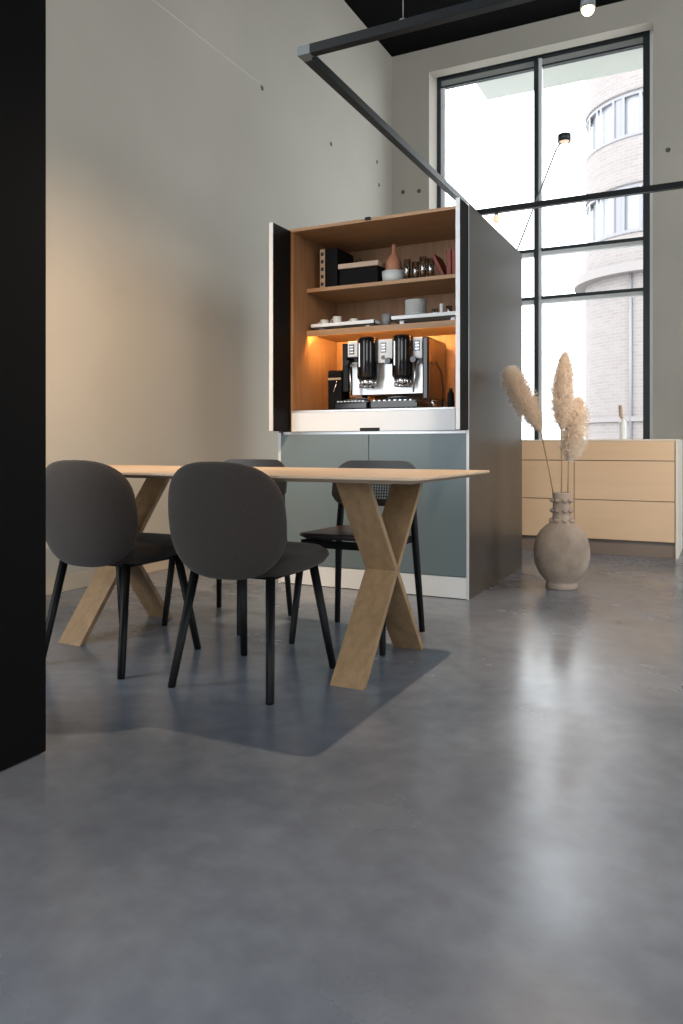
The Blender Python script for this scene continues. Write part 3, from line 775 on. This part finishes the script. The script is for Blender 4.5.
# ------------------------------------------------------------------ vase with pampas grass
VX, VY = -.846, 4.63
t = thing('floor_vase', (VX, VY, 0), 'round rough clay floor vase with knobbed neck beside the cupboard', 'vase')
bm = NB()
prof = [(0,.0),(.088,0),(.092,.006),(.090,.03),(.086,.036),(.100,.050),(.128,.085),(.150,.130),(.161,.185),(.160,.235),(.148,.290),(.124,.335),(.094,.365),(.064,.385),(.054,.400),(.051,.44),(.050,.52),(.053,.555),(.055,.562),(.048,.562),(.044,.52),(.044,.40),(0,.36)]
lathe(bm, prof, 56)
part('body', bm, 'clay', t, world=False)
for z in (.515, .455, .398):
    for k in range(8):
        a = 2*PI*k/8 + YAW
        bm = NB(); r = .056 if z > .42 else .062
        sphere(bm, (r*math.cos(a), r*math.sin(a), z), .0150, 1, 1, .85, 12)
        part('knob', bm, 'clay', t, world=False)
def pampas(base, low, tip, width, n, seed, label, tp=.7):
    """stem from base to low; feathery plume from low to tip"""
    rnd = random.Random(seed)
    low = Vector(low); tip = Vector(tip); base = Vector(base)
    t = thing('pampas_grass', base, label, 'dried grass', 'pampas stems in the clay vase')
    ax = (tip-low); L = ax.length; axn = ax.normalized()
    u = axn.orthogonal().normalized(); v = axn.cross(u)
    bm = NB(); tube(bm, [base, base.lerp(low, .5)+Vector((.004, 0, 0)), low, low.lerp(tip, .85)], [.0048, .0044, .0038, .001], 8); part('stem', bm, 'stem', t)
    bm = NB()
    for i in range(n):
        s = rnd.random()**.85
        envelope = width*1.5*((s+.05)**.55)*((1.03-s)**tp)
        a = rnd.uniform(0, 2*PI)
        rad = u*math.cos(a)+v*math.sin(a)
        c = low + axn*(L*(s*.90))
        out = envelope*rnd.uniform(.30, 1.0)**.8
        up = rnd.uniform(.015, .075)*(1.1-.3*s)
        if c.z+up > tip.z+.02 and s > .8: up *= .6
        p = [c, c+rad*out*.45+axn*up*.45, c+rad*out*.85+axn*up*.8, c+rad*out*1.05+axn*up*.80+Vector((0,0,-.012*rnd.random()))]
        w = rnd.uniform(.0009, .0018)
        sd = rad.cross(axn).normalized()*w
        if rnd.random() < .5: sd = (sd + axn*w).normalized()*w
        prev = None
        for k, q in enumerate(p):
            ww = (1, 1.6, 1.2, .15)[k]
            cur = (bm.verts.new(q-sd*ww), bm.verts.new(q+sd*ww))
            if prev: bm.faces.new([prev[0], prev[1], cur[1], cur[0]])
            prev = cur
        # side hairs
        for h in range(3):
            q0 = p[1].lerp(p[3], rnd.random()); dd = (rad*rnd.uniform(.3,1)+axn*rnd.uniform(.1,1)+Vector((rnd.uniform(-1,1), rnd.uniform(-1,1), rnd.uniform(-.6,.6)))*.8).normalized()*rnd.uniform(.010,.028)
            s2 = dd.cross(rad+Vector((.1,.2,.3))).normalized()*.0006
            bm.faces.new([bm.verts.new(q0-s2), bm.verts.new(q0+s2), bm.verts.new(q0+dd)])
    me_part = part('plume', bm, 'plume', t)
pampas((VX-.030, VY, .45), (-.964, 4.62, .915), (-1.165, 4.62, 1.315), .112, 4200, 1, 'pampas plume leaning left in front of the cupboard side', .42)
pampas((VX-.002, VY-.015, .45), (-.842, 4.60, .925), (-.822, 4.60, 1.39), .122, 5200, 2, 'tallest upright pampas plume in the middle of the vase')
pampas((VX+.025, VY+.01, .45), (-.812, 4.66, .735), (-.752, 4.68, 1.125), .140, 4200, 3, 'lowest pampas plume behind and right of the tall one')

# ------------------------------------------------------------------ light tracks
RZ = 2.75
TXa, TXb, TYa, TYb = -1.825, .75, 3.268, 6.155
t = thing('track_light_frame', (TXa, TYa, RZ), 'black rectangular suspended light track frame above the table and cupboard', 'light track')
H = .022
bm = NB(); vbox(bm, TXa+.045, TXb, TYa-H, TYa+H, RZ-H, RZ+H); r1 = part('rail', bm, 'rail', t)
bm = NB(); vbox(bm, TXa-H, TXa+H, TYa+.045, TYb-.045, RZ-H, RZ+H); part('rail', bm, 'rail', t)
bm = NB(); vbox(bm, TXa+.045, TXb, TYb-H, TYb+H, RZ-H, RZ+H); part('rail', bm, 'rail', t)
bm = NB(); vbox(bm, TXb-H, TXb+H, TYa+H, TYb-H, RZ-H, RZ+H); part('rail', bm, 'rail', t)
for y, s in ((TYa, 1), (TYb, -1)):
    bm = NB(); vbox(bm, TXa-H, TXa+.045, y-H, y+H, RZ-H, RZ+H); vbox(bm, TXa-H, TXa+H, min(y+s*H, y+s*.045), max(y+s*H, y+s*.045), RZ-H, RZ+H)
    part('corner_joint', bm, 'railcap' if s == 1 else 'rail', t, label='grey corner joint' if s == 1 else None)
for x, y in ((-1.305, TYa), (.3, TYa), (.1, TYb), (.7, TYb)):
    bm = NB(); frustum(bm, (x, y, RZ+H), (x, y, ZC), .0022, .0022, 6); w = part('suspension_wire', bm, 'wire', t)
    bm = NB(); frustum(bm, (x, y, RZ+H), (x, y, RZ+H+.008), .018, .018, 14); sub('wire_clamp', bm, 'wire', w, t)

def spot_head(name, loc, aim, energy, col, ang, label, size=.02, blend=.6, lit=True, arm=.1, r=.03, ln=.1):
    """unseen track spotlight: arm from the rail, can, lens, with the lamp's own light in its mouth"""
    b = thing(name, loc, label, 'spotlight')
    L0 = Vector(loc); d = (Vector(aim)-(L0-Vector((0,0,arm)))).normalized(); pv = L0-Vector((0,0,arm))
    bm = NB(); frustum(bm, L0, pv, .006, .006, 8); part('arm', bm, 'matblack', b)
    bm = NB(); frustum(bm, pv-d*ln*.5, pv+d*ln*.5, r, r, 20); part('can', bm, 'matblack', b)
    bm = NB(); frustum(bm, pv+d*(ln*.5+.0005), pv+d*(ln*.5+.003), r*.8, r*.8, 20); part('lens', bm, 'bulb' if lit else 'bulb_off', b, label='glowing lens')
    if energy:
        ld = bpy.data.lights.new(name+'_light', 'SPOT'); ld.energy = energy; ld.color = col
        ld.spot_size = ang; ld.spot_blend = blend; ld.shadow_soft_size = size
        lo = bpy.data.objects.new(name+'_light', ld); S.collection.objects.link(lo); lo.parent = b
        lo.location = pv + d*(ln*.5+.01) - L0
        lo.rotation_euler = (-d).to_track_quat('Z', 'Y').to_euler()
    return b
WARM = (1.0, .74, .50)
# glowing spotlight on the near rail: casts the tabletop's shadow on the floor
L0 = Vector((-.30, TYa, RZ-H)); PB = Vector((-.497, 3.300, 2.640))
b = thing('rail_spotlight', L0, 'small glowing spotlight on slanting arm under the near rail at the top edge', 'spotlight')
bm = NB(); tube(bm, [L0, PB+Vector((.028, -.002, .045))], .005, 8); part('arm', bm, 'railcap', b)
bm = NB(); lathe(bm, [(0,.048),(.024,.048),(.029,.040),(.031,.004),(.026,.004),(.026,.034),(0,.034)], 24, PB); part('can', bm, 'railcap', b)
bm = NB(); sphere(bm, PB+Vector((0,0,-.002)), .025, 1, 1, .85, 18); part('bulb', bm, 'bulb', b, label='glowing warm bulb')
ld = bpy.data.lights.new('rail_spotlight_light', 'SPOT'); ld.energy = 190; ld.color = WARM
ld.spot_size = 1.8; ld.spot_blend = .9; ld.shadow_soft_size = .022
lo = bpy.data.objects.new('rail_spotlight_light', ld); S.collection.objects.link(lo); lo.parent = b
dd = (Vector((-1.15, 2.45, 0))-PB).normalized(); lo.location = PB+dd*.032+Vector((0,0,-.012))-L0; lo.rotation_euler = (-dd).to_track_quat('Z', 'Y').to_euler()
spot_head('unseen_spotlight', (.45, TYa, RZ-H), (-1.0, 6.2, .4), 240, (1, .80, .60), .9, 'unseen spotlight on the near rail, added to brighten the drawer unit', .03, .9)  # unseen lamp, added to brighten the drawer fronts
# unseen rail and lamp, added nearer the camera for the left wall's warm wash
t = thing('unseen_track', (-1.6, 1.55, 2.95), 'unseen short light track, added to carry the lamp that warms the left wall', 'light track')
bm = NB(); vbox(bm, -2.6, .2, 1.53, 1.57, 2.95, 2.99); part('rail', bm, 'rail', t)
for x in (-2.4, 0):
    bm = NB(); frustum(bm, (x, 1.55, 2.99), (x, 1.55, ZC), .0022, .0022, 6); part('suspension_wire', bm, 'wire', t)
spot_head('unseen_spotlight', (-1.1, 1.55, 2.95), (-3.4, 3.8, .45), 460, (1, .69, .43), 1.2, 'unseen spotlight near the camera, added for the warm wash on the left wall', .03, 1.0)
# little lamp hanging from the far rail
b = thing('rail_pendant_bulb', (-1.642, TYb, RZ-H), 'small bulb lamp hanging from the far rail before the window', 'lamp')
bm = NB(); frustum(bm, (-1.642, TYb, RZ-H), (-1.642, TYb, RZ-H-.022), .014, .018, 14); part('socket', bm, 'railcap', b)
bm = NB(); sphere(bm, (-1.642, TYb, RZ-H-.048), .032, 1, 1, 1.15, 16); part('bulb', bm, 'bulb_off', b, label='dim warm bulb')
# pole lamp
hx, hy, hz = -1.238, 6.9, 3.500
M['pole'] = mat('grey_pole', (.22, .23, .24), .5)
b = thing('pole_lamp', (-2.70, hy, 0), 'slender slanting pole lamp with small grey drum head against the window', 'lamp')
bm = NB(); lathe(bm, [(0,0),(.16,0),(.16,.015),(.02,.022),(0,.022)], 32, (-2.70, hy, 0)); part('base', bm, 'matblack', b)
bm = NB(); tube(bm, [(-2.70, hy, .02), (-1.31, hy, 3.441), (hx-.01, hy, hz+.03)], .008, 8); part('pole', bm, 'pole', b)
bm = NB(); lathe(bm, [(0,.045),(.052,.045),(.056,.04),(.056,-.02),(.05,-.02),(.05,.03),(0,.03)], 28, (hx, hy, hz+.02)); part('lamp_head', bm, 'frame', b)
bm = NB(); lathe(bm, [(0,-.030),(.035,-.024),(.049,-.005),(.049,.02),(0,.02)], 28, (hx, hy, hz+.02)); part('diffuser', bm, 'bulb_off', b)
